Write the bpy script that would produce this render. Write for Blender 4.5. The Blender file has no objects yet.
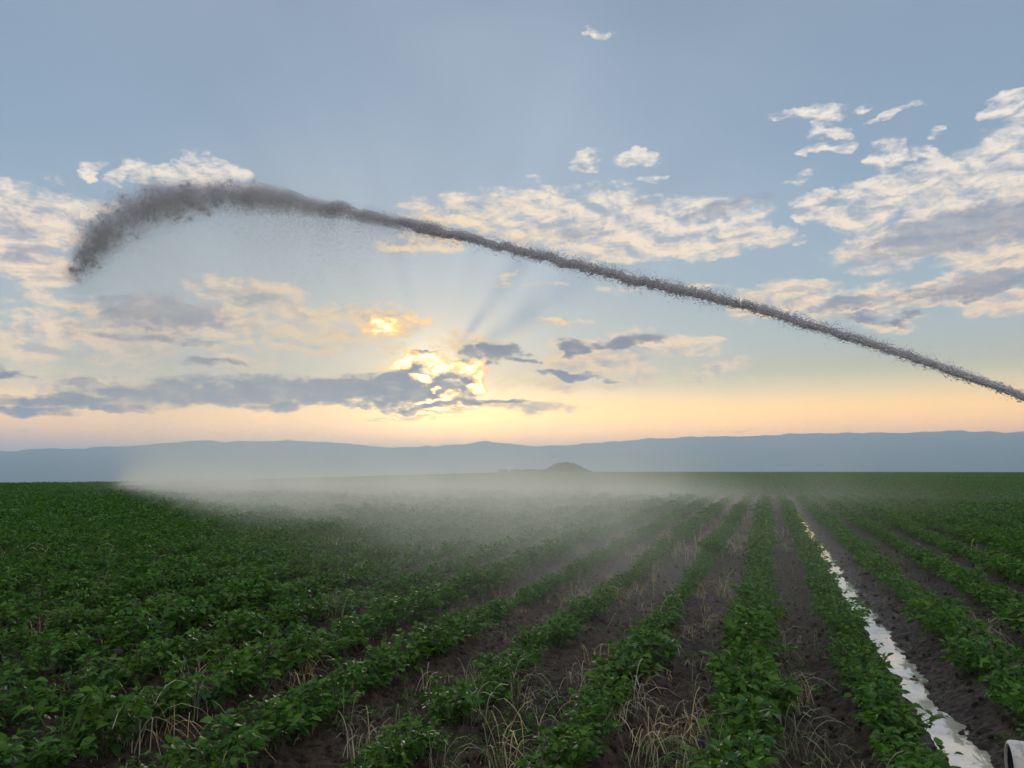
import bpy, bmesh, math, random
import numpy as np
from mathutils import Vector, Matrix

random.seed(7)
rng = np.random.default_rng(7)
PI = math.pi
scene = bpy.context.scene
COL = scene.collection

# ------------------------------------------------------------------ camera frame (used to turn photo positions into real places)
W, H, FPX = 1024, 768, 769.0
HOR = 470.0
PITCH = math.atan((HOR - H / 2) / FPX)
CAM_H = 1.65
ROW_AZ = math.radians(18.35)
CR, SR = math.cos(ROW_AZ), math.sin(ROW_AZ)

def ray(px, py):
    x, y, z = (px - W / 2) / FPX, 1.0, (H / 2 - py) / FPX
    c, s = math.cos(PITCH), math.sin(PITCH)
    v = Vector((x, c * y - s * z, s * y + c * z))
    return v.normalized()

def azel(px, py):
    v = ray(px, py)
    return math.degrees(math.atan2(v.x, v.y)), math.degrees(math.asin(v.z))

def on_ground(px, py, z=0.0):
    v = ray(px, py)
    k = (CAM_H - z) / -v.z
    return Vector((v.x * k, v.y * k, z))

def ts(x, y):            # world -> across rows, along rows
    return x * CR - y * SR, x * SR + y * CR

def xy(t, s):
    return t * CR + s * SR, -t * SR + s * CR

ROW_SP = 0.567 * CAM_H * CR
ROW_T0 = -0.125 * CAM_H * CR
WATER_T = 0.650 * CAM_H * CR

def lin(r, g, b):
    f = lambda c: (c / 255 / 12.92) if c / 255 <= 0.04045 else ((c / 255 + 0.055) / 1.055) ** 2.4
    return (f(r), f(g), f(b))

# ------------------------------------------------------------------ noise in numpy
def _hash(i, j, seed):
    n = (i.astype(np.int64) * 374761393 + j.astype(np.int64) * 668265263 + seed * 974634777) & 0xFFFFFFFF
    n = ((n ^ (n >> 13)) * 1274126177) & 0xFFFFFFFF
    n = ((n ^ (n >> 16)) * 2246822519) & 0xFFFFFFFF
    return ((n ^ (n >> 15)) & 0xFFFFFF) / float(0xFFFFFF)

def vnoise(x, y, seed=0):
    xi, yi = np.floor(x), np.floor(y)
    fx, fy = x - xi, y - yi
    fx, fy = fx * fx * (3 - 2 * fx), fy * fy * (3 - 2 * fy)
    a, b = _hash(xi, yi, seed), _hash(xi + 1, yi, seed)
    c, d = _hash(xi, yi + 1, seed), _hash(xi + 1, yi + 1, seed)
    return (a * (1 - fx) + b * fx) * (1 - fy) + (c * (1 - fx) + d * fx) * fy - 0.5

def fbm(x, y, octv=4, seed=0):
    r, a, f = 0.0, 1.0, 1.0
    for o in range(octv):
        r = r + a * vnoise(x * f + 17.3 * o, y * f - 9.1 * o, seed + o)
        a *= 0.5; f *= 2.03
    return r

def sstep(a, b, x):
    q = np.clip((x - a) / (b - a), 0, 1)
    return q * q * (3 - 2 * q)

# ------------------------------------------------------------------ ground height
def crest_dist(x, y):
    az = np.degrees(np.arctan2(x, np.maximum(y, 1e-6)))
    px = 2.3 + 11.5 * sstep(5, -27, az)
    r = CAM_H * FPX / px
    return r

def height(x, y, fine=True):
    x = np.asarray(x, float); y = np.asarray(y, float)
    t, s = ts(x, y)
    r = np.hypot(x, y)
    ph = (t - ROW_T0) / ROW_SP
    near = sstep(60, 25, r)
    z = near * (0.055 * np.cos(2 * PI * ph) - 0.03)
    wander = 0.06 * vnoise(s * 0.35, s * 0 + 3.3, 41) + 0.05 * vnoise(s * 1.3, s * 0 + 8.3, 42)
    dw = t - WATER_T - wander
    wfar = sstep(150, 90, r)
    z = z - wfar * 0.085 * np.exp(-(dw / 0.165) ** 2) - 0.02 * wfar * np.exp(-((dw - 0.18) / 0.25) ** 2)
    if fine:
        nf = sstep(45, 12, r)
        z = z + nf * (0.050 * fbm(x * 2.2, y * 2.2, 3, 3) + 0.062 * np.maximum(fbm(x * 7, y * 7, 3, 9), -0.1) + 0.030 * fbm(x * 18, y * 18, 2, 15))
        z = z + (1 - nf) * wfar * 0.03 * vnoise(x * 2.2, y * 2.2, 3)
    rc = crest_dist(x, y)
    over = np.maximum(r - rc, 0)
    drop = 140 * (1 - np.exp(-(over / 900.0) ** 1.5 * 2.0))
    fwd = sstep(-50, 50, y)
    z = z - drop * fwd
    z = z + fwd * 0.4 * sstep(600, 2500, r) * 40 * fbm(x / 2600, y / 2600, 3, 77)
    return z

# ------------------------------------------------------------------ object helpers
def mesh_np(name, verts, faces, mats, smooth=True):
    me = bpy.data.meshes.new(name)
    verts = np.asarray(verts, np.float32); faces = np.asarray(faces, np.int32)
    n, k = faces.shape
    me.vertices.add(len(verts)); me.vertices.foreach_set('co', verts.ravel())
    me.loops.add(n * k); me.loops.foreach_set('vertex_index', faces.ravel())
    me.polygons.add(n)
    me.polygons.foreach_set('loop_start', np.arange(0, n * k, k, dtype=np.int32))
    me.polygons.foreach_set('use_smooth', np.full(n, smooth, bool))
    for m in (mats if isinstance(mats, (list, tuple)) else [mats]):
        me.materials.append(m)
    me.update(calc_edges=True); me.validate()
    return me

def link(name, me, parent=None):
    o = bpy.data.objects.new(name, me); COL.objects.link(o)
    if parent: o.parent = parent
    return o

def tag(o, label=None, cat=None, group=None, kind=None):
    if label: o['label'] = label
    if cat: o['category'] = cat
    if group: o['group'] = group
    if kind: o['kind'] = kind
    return o

# ------------------------------------------------------------------ node helpers
class NT:
    def __init__(s, tree):
        s.t = tree; s.n = tree.nodes; s.l = tree.links
    def new(s, typ, **kw):
        n = s.n.new(typ)
        for k, v in kw.items(): setattr(n, k, v)
        return n
    def set(s, sock, v):
        if isinstance(v, bpy.types.NodeSocket): s.l.new(v, sock)
        else:
            if sock.type == 'RGBA' and len(v) == 3: v = (*v, 1)
            sock.default_value = v
    def math(s, op, a, b=None, c=None, clamp=False):
        n = s.new('ShaderNodeMath', operation=op, use_clamp=clamp)
        for i, v in enumerate((a, b, c)):
            if v is not None: s.set(n.inputs[i], v)
        return n.outputs[0]
    def vm(s, op, a, b=None, out=0, scale=None):
        n = s.new('ShaderNodeVectorMath', operation=op)
        s.set(n.inputs[0], a)
        if b is not None: s.set(n.inputs[1], b)
        if scale is not None: s.set(n.inputs['Scale'], scale)
        return n.outputs[out]
    def ss(s, x, a, b, lo=0.0, hi=1.0):
        n = s.new('ShaderNodeMapRange', interpolation_type='SMOOTHSTEP')
        s.set(n.inputs[0], x)
        for i, v in zip((1, 2, 3, 4), (a, b, lo, hi)): s.set(n.inputs[i], v)
        return n.outputs[0]
    def mix(s, f, a, b, mode='MIX'):
        n = s.new('ShaderNodeMix', data_type='RGBA', blend_type=mode)
        s.set(n.inputs[0], f); s.set(n.inputs[6], a); s.set(n.inputs[7], b)
        return n.outputs[2]
    def noise(s, vec, scale=1.0, detail=2.0, rough=0.5, dist=0.0, dim='3D', out=0):
        n = s.new('ShaderNodeTexNoise', noise_dimensions=dim)
        if vec is not None: s.set(n.inputs['Vector'], vec)
        n.inputs['Scale'].default_value = scale; n.inputs['Detail'].default_value = detail
        n.inputs['Roughness'].default_value = rough; n.inputs['Distortion'].default_value = dist
        return n.outputs[out]
    def ramp(s, fac, elems, interp='LINEAR'):
        n = s.new('ShaderNodeValToRGB'); cr = n.color_ramp; cr.interpolation = interp
        while len(cr.elements) > 1: cr.elements.remove(cr.elements[-1])
        cr.elements[0].position = elems[0][0]; cr.elements[0].color = (*elems[0][1], 1)
        for p, c in elems[1:]:
            e = cr.elements.new(p); e.color = (*c, 1)
        s.set(n.inputs[0], fac)
        return n.outputs[0]
    def comb(s, x, y, z=0.0):
        n = s.new('ShaderNodeCombineXYZ')
        for i, v in enumerate((x, y, z)): s.set(n.inputs[i], v)
        return n.outputs[0]
    def sep(s, v):
        n = s.new('ShaderNodeSeparateXYZ'); s.set(n.inputs[0], v); return n.outputs

def material(name):
    m = bpy.data.materials.new(name); m.use_nodes = True
    nt = NT(m.node_tree)
    b = m.node_tree.nodes['Principled BSDF']; o = m.node_tree.nodes['Material Output']
    return m, nt, b, o

# ================================================================== SKY
SUN_AZ, SUN_EL = azel(432, 380)
SKY_STRENGTH = 0.12
def build_sky():
    w = bpy.data.worlds.new("World"); scene.world = w; w.use_nodes = True
    nt = NT(w.node_tree); w.node_tree.nodes.clear()
    out = nt.new('ShaderNodeOutputWorld'); bg = nt.new('ShaderNodeBackground')
    nt.l.new(bg.outputs[0], out.inputs[0])
    bg.inputs['Strength'].default_value = SKY_STRENGTH
    tc = nt.new('ShaderNodeTexCoord')
    d = nt.vm('NORMALIZE', tc.outputs['Generated'])
    x, y, z = nt.sep(d)
    deg = 180 / PI
    az = nt.math('MULTIPLY', nt.math('ARCTAN2', x, y), deg)
    el = nt.math('MULTIPLY', nt.math('ARCSINE', z), deg)
    uv = nt.comb(az, el, 0.0)

    sky = nt.new('ShaderNodeTexSky', sky_type='NISHITA')
    sky.sun_disc = False
    sky.sun_elevation = math.radians(SUN_EL); sky.sun_rotation = math.radians(SUN_AZ)
    sky.air_density = 1.0; sky.dust_density = 2.0; sky.ozone_density = 1.5
    nish = nt.vm('SCALE', sky.outputs[0], scale=SKY_STRENGTH)

    E = lambda e: (e + 5) / 95.0
    f = nt.math('DIVIDE', nt.math('ADD', el, 5.0), 95.0, clamp=True)
    base = nt.ramp(f, [(E(-5), lin(240, 150, 30)), (E(0.3), lin(255, 146, 14)), (E(2.4), lin(255, 167, 2)), (E(4.3), lin(252, 186, 56)),
                       (E(6.5), lin(212, 197, 146)), (E(9), lin(178, 187, 180)), (E(13), lin(151, 174, 188)), (E(17), lin(146, 172, 196)),
                       (E(23), lin(143, 168, 195)), (E(30), lin(142, 163, 188)), (E(34), lin(136, 156, 182)), (E(50), lin(176, 188, 204)), (E(90), lin(216, 218, 224))])
    # unseen sky behind and above the viewer is brightened to light the foreground
    sv = ray(432, 380)
    cosang = nt.math('MINIMUM', nt.vm('DOT_PRODUCT', d, tuple(sv), out=1), 1.0)
    ang = nt.math('MULTIPLY', nt.math('ARCCOSINE', cosang), deg)
    away = nt.ss(ang, 62.0, 120.0)
    base = nt.mix(away, base, nt.ramp(f, [(E(0), lin(206, 196, 200)), (E(15), lin(244, 228, 214)), (E(40), lin(240, 232, 228)), (E(90), lin(216, 218, 224))]))
    col = nt.mix(0.10, base, nish)
    # the low band towards the sunset is the brightest part of the sky, before the air dims it
    col = nt.vm('SCALE', col, scale=nt.math('ADD', nt.ss(el, 22.0, 6.0, 0.79, 0.93), nt.ss(el, 7.5, 1.5, 0.0, 2.35)))
    # soft mottling of thin high cloud
    mott = nt.noise(nt.vm('MULTIPLY', uv, (0.035, 0.06, 1.0)), 1.0, 2, 0.5)
    col = nt.mix(nt.ss(mott, 0.35, 0.70, 0.0, 0.34), col, lin(172, 182, 196))
    # corner darkening of the real sky to the upper right (further from the sun)
    # glow round the hidden sun
    gl = nt.math('POWER', 2.718, nt.math('MULTIPLY', nt.math('POWER', nt.math('DIVIDE', ang, 6.0), 2.0), -1.0))
    col = nt.mix(1.0, col, nt.vm('SCALE', lin(255, 150, 55), scale=nt.math('MULTIPLY', gl, 0.10)), 'ADD')
    core = nt.math('POWER', 2.718, nt.math('MULTIPLY', nt.math('POWER', nt.math('DIVIDE', ang, 2.6), 2.0), -1.0))
    col = nt.mix(1.0, col, nt.vm('SCALE', lin(255, 222, 140), scale=nt.math('MULTIPLY', core, 0.75)), 'ADD')
    # crepuscular rays
    du = nt.math('SUBTRACT', az, SUN_AZ); dv = nt.math('SUBTRACT', el, SUN_EL)
    phi = nt.math('ARCTAN2', dv, du)
    def beam(c, w): return nt.math('POWER', 2.718, nt.math('MULTIPLY', nt.math('POWER', nt.math('DIVIDE', nt.math('SUBTRACT', phi, c), w), 2.0), -1.0))
    bm_ = nt.math('ADD', beam(0.60, .10), nt.math('ADD', nt.math('MULTIPLY', beam(0.92, .07), .9), nt.math('MULTIPLY', beam(1.9, .12), .35)))
    rn = nt.math('MULTIPLY', bm_, nt.ss(nt.noise(uv, .25, 2), .25, .6))
    rmask = nt.math('MULTIPLY', nt.ss(ang, 2.0, 5.0), nt.ss(ang, 19.0, 7.0))
    rmask = nt.math('MULTIPLY', rmask, nt.ss(phi, 0.25, 0.6))
    rmask = nt.math('MULTIPLY', rmask, nt.ss(phi, 2.4, 1.5))
    rays = nt.math('MULTIPLY', rn, rmask)
    col = nt.mix(nt.math('MULTIPLY', rays, 0.55), col, lin(134, 152, 170))
    fan = nt.noise(nt.comb(nt.math('MULTIPLY', phi, 4.2), nt.math('MULTIPLY', ang, .02), 2.0), 1.0, 2, .5)
    fmask = nt.math('MULTIPLY', nt.math('MULTIPLY', nt.ss(ang, 4.0, 9.0), nt.ss(ang, 42.0, 12.0)), nt.math('MULTIPLY', nt.ss(phi, .1, .5), nt.ss(phi, 3.0, 2.6)))
    col = nt.vm('SCALE', col, scale=nt.math('ADD', 1.0, nt.math('MULTIPLY', nt.math('SUBTRACT', fan, .5), nt.math('MULTIPLY', fmask, .27))))

    # warped coordinates for ragged outlines
    wn = nt.noise(nt.vm('MULTIPLY', uv, (0.30, 0.55, 1.0)), 1.0, 4, 0.6, out=1)
    wv = nt.vm('MULTIPLY', nt.vm('SUBTRACT', wn, (0.5, 0.5, 0.5)), (5.5, 2.6, 0.0))
    uvw = nt.vm('ADD', uv, wv)

    def cover(blobs, grow=1.45):
        acc = None
        for bx, by, rx, ry, rot, amp in blobs:
            a0, e0 = azel(bx, by)
            a1, _ = azel(bx + rx, by); a2, _ = azel(bx - rx, by)
            _, e1 = azel(bx, by - ry); _, e2 = azel(bx, by + ry)
            m = nt.new('ShaderNodeMapping', vector_type='TEXTURE')
            nt.set(m.inputs[0], uvw)
            m.inputs['Location'].default_value = (a0, e0, 0)
            m.inputs['Rotation'].default_value = (0, 0, math.radians(rot))
            m.inputs['Scale'].default_value = (abs(a1 - a2) / 2 * grow, abs(e1 - e2) / 2 * grow, 1)
            g = nt.new('ShaderNodeTexGradient', gradient_type='SPHERICAL')
            nt.l.new(m.outputs[0], g.inputs[0])
            v = nt.math('MULTIPLY', g.outputs['Fac'], amp)
            acc = v if acc is None else nt.math('SMOOTH_MAX', acc, v, 0.15)
        return acc

    def fb(off=(0, 0), sx=0.42, sy=0.95, det=7, rough=0.62, seed=0.0):
        p = nt.vm('ADD', nt.vm('MULTIPLY', nt.vm('ADD', uv, (off[0], off[1], 0)), (sx, sy, 1.0)), (seed, seed * 1.7, seed))
        return nt.noise(p, 1.0, det, rough, 0.35)

    sunprox = nt.math('POWER', 2.718, nt.math('MULTIPLY', nt.math('POWER', nt.math('DIVIDE', ang, 12.0), 2.0), -1.0))

    # ---- cream clouds
    A = [(22, 232, 60, 46, 0, 1.15), (8, 190, 34, 12, 0, .8), (62, 214, 40, 20, -8, .8), (100, 206, 22, 9, 0, .75), (40, 275, 42, 20, 0, .9),
         (196, 180, 66, 15, 0, 1.0), (185, 165, 24, 10, 30, .8), (225, 172, 50, 8, -14, .75), (93, 174, 9, 9, 0, .75), (121, 181, 11, 7, 0, .6), (52, 178, 10, 5, 0, .5),
         (60, 330, 90, 26, 4, .85), (150, 325, 90, 28, 0, .9), (230, 325, 110, 22, 0, .85), (300, 345, 120, 12, 0, .6), (120, 345, 90, 12, 0, .7), (60, 300, 40, 10, 0, .5), (245, 290, 60, 15, -4, .85), (300, 312, 60, 14, 0, .8), (380, 322, 46, 16, 0, .95), (330, 335, 60, 10, 0, .7),
         (20, 352, 50, 14, 0, .75), (30, 378, 60, 10, 0, .7), (110, 362, 60, 8, 0, .5), (230, 362, 60, 8, 0, .6), (100, 386, 50, 7, 0, .75),
         (470, 212, 62, 22, 4, 1.0), (420, 245, 46, 14, 0, .75), (540, 200, 50, 14, 8, .85), (590, 222, 90, 28, 0, 1.1), (690, 220, 70, 20, 0, 1.0), (740, 240, 56, 16, 0, 1.0), (640, 245, 80, 16, 0, .9),
         (583, 163, 18, 12, -10, 1.0), (636, 158, 28, 9, 8, .7), (648, 184, 20, 5, 0, .5), (535, 178, 12, 6, 0, .5),
         (810, 116, 36, 7, -6, .8), (836, 130, 20, 8, -20, .8), (824, 149, 28, 5, 4, .75), (899, 112, 24, 5, 10, .6), (860, 107, 12, 5, 0, .4), (940, 130, 10, 5, 0, .4), (795, 175, 20, 6, 10, .4),
         (888, 156, 19, 20, 10, 1.0), (930, 150, 20, 11, -15, .8), (940, 178, 56, 20, 8, 1.05), (1000, 160, 40, 26, 0, .95), (1012, 104, 26, 10, 30, .8), (1010, 130, 30, 16, 10, .8), (870, 205, 46, 22, 10, .95),
         (812, 205, 18, 16, 0, .8), (900, 240, 70, 26, 8, .95), (975, 225, 80, 36, 0, 1.0), (1030, 190, 40, 50, 0, .8), (1040, 255, 80, 24, 0, .9),
         (790, 298, 60, 16, 0, .95), (850, 312, 60, 10, 4, .8), (945, 290, 90, 16, 0, 1.0), (1030, 300, 60, 16, 0, .8), (890, 322, 50, 6, 0, .6), (752, 312, 30, 12, 0, .7),
         (560, 324, 34, 5, 0, .8), (630, 330, 26, 6, 0, .6), (600, 356, 66, 17, 5, 1.05), (665, 345, 54, 10, 0, 1.0), (720, 368, 34, 8, 6, .75), (640, 375, 34, 12, 0, .75), (560, 385, 80, 7, 0, .55), (690, 382, 30, 4, 0, .5),
         (470, 345, 50, 12, 0, .7), (525, 405, 60, 8, 0, .7), (620, 290, 60, 6, 0, .35), (700, 290, 40, 8, 0, .4), (545, 285, 30, 5, 0, .4), (508, 278, 22, 10, 30, .4),
         (594, 28, 17, 7, -5, .55), (617, 13, 8, 5, 0, .4), (735, 430, 70, 4, 0, .3), (30, 430, 40, 4, 0, .3), (340, 375, 60, 5, 0, .5)]
    cA = cover(A)
    n1 = fb(seed=3.1); n2 = fb(off=(-0.45 if SUN_AZ < 0 else .45, -0.42), seed=3.1)
    nfine = fb(sx=1.5, sy=2.6, det=5, rough=.6, seed=9.0)
    dens = nt.math('ADD', cA, nt.math('MULTIPLY', nt.math('SUBTRACT', n1, 0.5), 1.55))
    dens = nt.math('ADD', dens, nt.math('MULTIPLY', nt.math('SUBTRACT', nfine, 0.5), 0.75))
    dens = nt.math('MULTIPLY', dens, nt.ss(cA, 0.12, 0.27))
    aA = nt.ss(dens, 0.03, 0.70)
    light = nt.math('MULTIPLY', nt.math('SUBTRACT', n1, n2), 4.5)
    thick = nt.ss(dens, 0.36, 1.05)
    L = nt.math('ADD', nt.math('SUBTRACT', 0.92, nt.math('MULTIPLY', thick, 0.62)), light, clamp=True)
    warm = nt.ss(el, 22.0, 9.0)
    cream = nt.mix(warm, lin(240, 226, 210), lin(253, 218, 176))
    cream = nt.mix(sunprox, cream, lin(255, 206, 118))
    grey = nt.mix(warm, lin(152, 164, 180), lin(178, 168, 166))
    cA_col = nt.mix(L, grey, cream)
    col = nt.mix(nt.math('MULTIPLY', aA, 0.92), col, cA_col)

    # ---- thick blue-grey clouds
    D = [(330, 388, 120, 15, 0, 1.15), (200, 394, 130, 13, 0, 1.0), (70, 402, 110, 9, 0, .9), (20, 412, 70, 7, 0, .8), (280, 384, 110, 10, 0, .9), (405, 384, 50, 13, 0, 1.1), (120, 388, 70, 7, 0, .6), (445, 388, 26, 11, 0, 1.0),
         (500, 353, 26, 10, 0, 1.1), (470, 352, 16, 8, 0, 1.0), (523, 360, 20, 4, 0, .8), (574, 349, 15, 8, 0, 1.0), (630, 341, 34, 7, 6, 1.0), (602, 344, 22, 5, 0, .8), (565, 374, 34, 5, 0, .9), (590, 377, 20, 3, 0, .7),
         (418, 352, 12, 4, 20, .8), (452, 374, 14, 5, 0, .95), (458, 362, 10, 4, 0, .75), (410, 369, 18, 4, 8, .9), (470, 378, 12, 5, 0, .8), (486, 364, 12, 4, 0, .7), (455, 402, 44, 6, 5, .95), (505, 399, 30, 4, 0, .8), (420, 408, 40, 5, 0, .6),
         (955, 230, 100, 22, 6, 1.05), (1015, 215, 60, 20, 0, 1.0), (985, 284, 90, 11, 0, .95), (850, 305, 50, 7, 0, .85), (905, 318, 30, 4, 0, .6), (720, 208, 60, 7, 8, .6), (570, 235, 60, 8, 0, .45), (640, 205, 24, 8, 0, .5), (860, 318, 30, 5, 0, .6), (720, 212, 50, 7, 0, .5),
         (165, 312, 60, 18, 0, .95), (150, 335, 60, 6, 0, .55), (260, 300, 44, 9, 0, .6), (215, 362, 36, 4, 0, .7), (30, 255, 36, 12, 0, .55), (10, 372, 40, 5, 0, .6), (200, 345, 40, 4, 0, .5), (20, 225, 30, 12, 0, .5)]
    cD = cover(D)
    m1 = fb(sx=.55, sy=1.3, seed=21.0); m2 = fb(off=(0.0, -0.35), sx=.55, sy=1.3, seed=21.0)
    dD = nt.math('ADD', cD, nt.math('MULTIPLY', nt.math('SUBTRACT', m1, 0.5), 0.95))
    dD = nt.math('ADD', dD, nt.math('MULTIPLY', nt.math('SUBTRACT', nfine, 0.5), 0.55))
    dD = nt.math('MULTIPLY', dD, nt.ss(cD, 0.11, 0.26))
    aD = nt.ss(dD, nt.math('ADD', .05, nt.math('MULTIPLY', sunprox, .08)), nt.math('SUBTRACT', .64, nt.math('MULTIPLY', sunprox, .08)))
    aD2 = nt.ss(dD, 0.12, 0.32)
    near_low = nt.ss(el, 13.0, 9.0)
    dk = nt.mix(near_low, lin(140, 147, 162), lin(112, 109, 128))
    dk = nt.mix(nt.ss(nt.math('SUBTRACT', m1, m2), -.08, .10), nt.mix(1.0, dk, (0.78, 0.80, 0.86), 'MULTIPLY'), dk)
    rim = nt.mix(sunprox, lin(236, 206, 176), lin(255, 232, 168))
    col = nt.mix(nt.math('MULTIPLY', aD2, nt.math('ADD', nt.math('MULTIPLY', sunprox, 0.75), 0.02)), col, rim)
    dop = nt.math('MULTIPLY', nt.math('ADD', 0.80, nt.math('MULTIPLY', near_low, 0.18)), nt.ss(m1, .30, .60, .72, 1.0))
    col = nt.mix(nt.math('MULTIPLY', aD, dop), col, dk)

    # ---- burning gaps round the sun
    B = [(402, 361, 26, 9, 14, 1.0), (428, 358, 22, 9, -8, 1.0), (441, 366, 12, 7, 0, 1.0), (426, 378, 20, 4.5, 0, 1.15), (440, 385, 5, 3, 0, .9), (466, 366, 26, 8, -8, .9), (482, 374, 14, 6, 0, .8), (474, 384, 8, 10, 0, .9),
         (432, 398, 36, 3.4, 4, 1.1), (452, 393, 14, 5, 0, .9), (440, 409, 34, 3.5, 3, 1.0), (395, 416, 36, 3.5, 0, .9), (470, 405, 34, 3, 0, .75), (500, 404, 30, 3, 0, .6), (383, 328, 34, 10, -4, .75), (415, 320, 20, 8, 0, .5)]
    cB = cover(B, 1.3)
    dB = nt.math('ADD', cB, nt.math('MULTIPLY', nt.math('SUBTRACT', nfine, 0.5), 0.9))
    dB = nt.math('MULTIPLY', dB, nt.ss(cB, 0.03, 0.25))
    aB = nt.ss(dB, 0.16, 0.56)
    hot = nt.vm('SCALE', nt.mix(nt.ss(dB, .4, .8), lin(255, 186, 78), lin(255, 232, 160)), scale=nt.math('ADD', 1.5, nt.math('MULTIPLY', nt.ss(dB, .35, .75), 1.6)))
    col = nt.mix(nt.math('MULTIPLY', aB, nt.ss(ang, 8.0, 4.0, 0.55, 1.0)), col, hot)

    col = nt.vm('SCALE', col, scale=1.0 / SKY_STRENGTH)
    nt.l.new(col, bg.inputs['Color'])
    w.cycles.sampling_method = 'MANUAL'; w.cycles.sample_map_resolution = 512
build_sky()

sun = bpy.data.lights.new('sun', 'SUN'); sun.energy = 1.5; sun.angle = math.radians(10); sun.color = (1.0, 0.88, 0.74)
so = bpy.data.objects.new('sun', sun); COL.objects.link(so)
so.rotation_euler = (-ray(432, 380)).to_track_quat('-Z', 'Y').to_euler()

# ================================================================== MATERIALS
def mat_soil():
    m, nt, b, o = material('moist_dark_soil')
    geo = nt.new('ShaderNodeNewGeometry')
    P = geo.outputs['Position']
    n1 = nt.noise(P, 1.3, 5, .6); n2 = nt.noise(P, 18.0, 5, .65); n3 = nt.noise(P, 70.0, 4, .7)
    c = nt.mix(nt.ss(n2, .35, .68), (0.028, 0.0195, 0.0145), (0.108, 0.076, 0.055))
    c = nt.mix(nt.ss(n1, .45, .7), c, nt.mix(1.0, c, (0.72, 0.70, 0.72), 'MULTIPLY'))
    # pale crumbs and straw litter
    c = nt.mix(nt.math('MULTIPLY', nt.ss(n3, .66, .74), .55), c, (0.16, 0.135, 0.11))
    # beyond the field: valley land in patches
    r = nt.vm('LENGTH', P, out=1)
    vn = nt.new('ShaderNodeTexVoronoi'); vn.inputs['Scale'].default_value = 0.0016; nt.set(vn.inputs['Vector'], P)
    patch = nt.ramp(nt.sep(vn.outputs['Color'])[0], [(0, (0.045, 0.075, 0.03)), (.4, (0.09, 0.10, 0.045)), (.7, (0.16, 0.13, 0.07)), (1, (0.03, 0.055, 0.025))])
    c = nt.mix(nt.ss(r, 450, 800), nt.mix(nt.ss(r, 60, 110), c, (0.03, 0.055, 0.022)), patch)
    nt.set(b.inputs['Base Color'], c)
    # wet beside the channel
    wp = nt.new('ShaderNodeAttribute', attribute_name='wet'); wet = wp.outputs['Fac']
    rough = nt.math('SUBTRACT', 0.78, nt.math('MULTIPLY', nt.math('MULTIPLY', wet, nt.ss(n2, .35, .6)), .48))
    nt.set(b.inputs['Roughness'], rough)
    c2 = nt.mix(nt.math('MULTIPLY', wet, .15), c, nt.mix(1.0, c, (.6, .6, .62), 'MULTIPLY'))
    nt.set(b.inputs['Base Color'], c2)
    b.inputs['Specular IOR Level'].default_value = .35
    bp = nt.new('ShaderNodeBump'); bp.inputs['Strength'].default_value = .9; bp.inputs['Distance'].default_value = .02
    hh = nt.math('ADD', nt.noise(P, 30, 6, .65), nt.math('MULTIPLY', nt.noise(P, 120, 3, .6), .35))
    nt.set(bp.inputs['Height'], hh); nt.l.new(bp.outputs[0], b.inputs['Normal'])
    return m

def mat_leaf(name, young, old, spec=.5):
    m, nt, b, o = material(name)
    oi = nt.new('ShaderNodeObjectInfo'); rnd = oi.outputs['Random']
    geo = nt.new('ShaderNodeNewGeometry')
    isl = geo.outputs['Random Per Island']
    c = nt.mix(isl, old, young)
    c = nt.mix(nt.ss(rnd, 0.0, 1.0, 0.0, .45), c, nt.mix(1.0, c, (1.15, .92, .6), 'MULTIPLY'))
    c = nt.mix(nt.math('MULTIPLY', nt.ss(isl, .985, .99), .8), c, (0.20, 0.19, 0.07))
    nt.set(b.inputs['Base Color'], c)
    b.inputs['Roughness'].default_value = .48; b.inputs['Specular IOR Level'].default_value = .18
    tr = nt.new('ShaderNodeBsdfTranslucent'); nt.set(tr.inputs[0], nt.mix(1.0, c, (1.2, 1.5, .5), 'MULTIPLY'))
    mx = nt.new('ShaderNodeMixShader'); mx.inputs[0].default_value = .34
    nt.l.new(b.outputs[0], mx.inputs[1]); nt.l.new(tr.outputs[0], mx.inputs[2]); nt.l.new(mx.outputs[0], o.inputs[0])
    return m

def mat_plain(name, col, rough=.6, spec=.4, var=.35):
    m, nt, b, o = material(name)
    oi = nt.new('ShaderNodeObjectInfo'); geo = nt.new('ShaderNodeNewGeometry')
    n = nt.noise(geo.outputs['Position'], 9, 3)
    k = nt.math('ADD', 1 - var, nt.math('MULTIPLY', nt.math('ADD', geo.outputs['Random Per Island'], n), var))
    cc = nt.mix(nt.ss(oi.outputs['Random'], .35, .9), col, tuple(q * w_ for q, w_ in zip(col, (1.08, .92, .62)))) if 'straw' in name else col
    nt.set(b.inputs['Base Color'], nt.vm('SCALE', cc, scale=k))
    b.inputs['Roughness'].default_value = rough; b.inputs['Specular IOR Level'].default_value = spec
    return m

M_SOIL = mat_soil()
M_LEAF = mat_leaf('green_crop_leaf', (0.108, 0.235, 0.036), (0.030, 0.105, 0.022))
M_STEM = mat_plain('green_stem', (0.07, 0.12, 0.035))
M_STRAW = mat_plain('dry_straw', (0.40, 0.37, 0.27), .65, .3, .4)
M_STRAWG = mat_plain('pale_green_grass', (0.22, 0.26, 0.14), .6, .3, .4)

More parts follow.
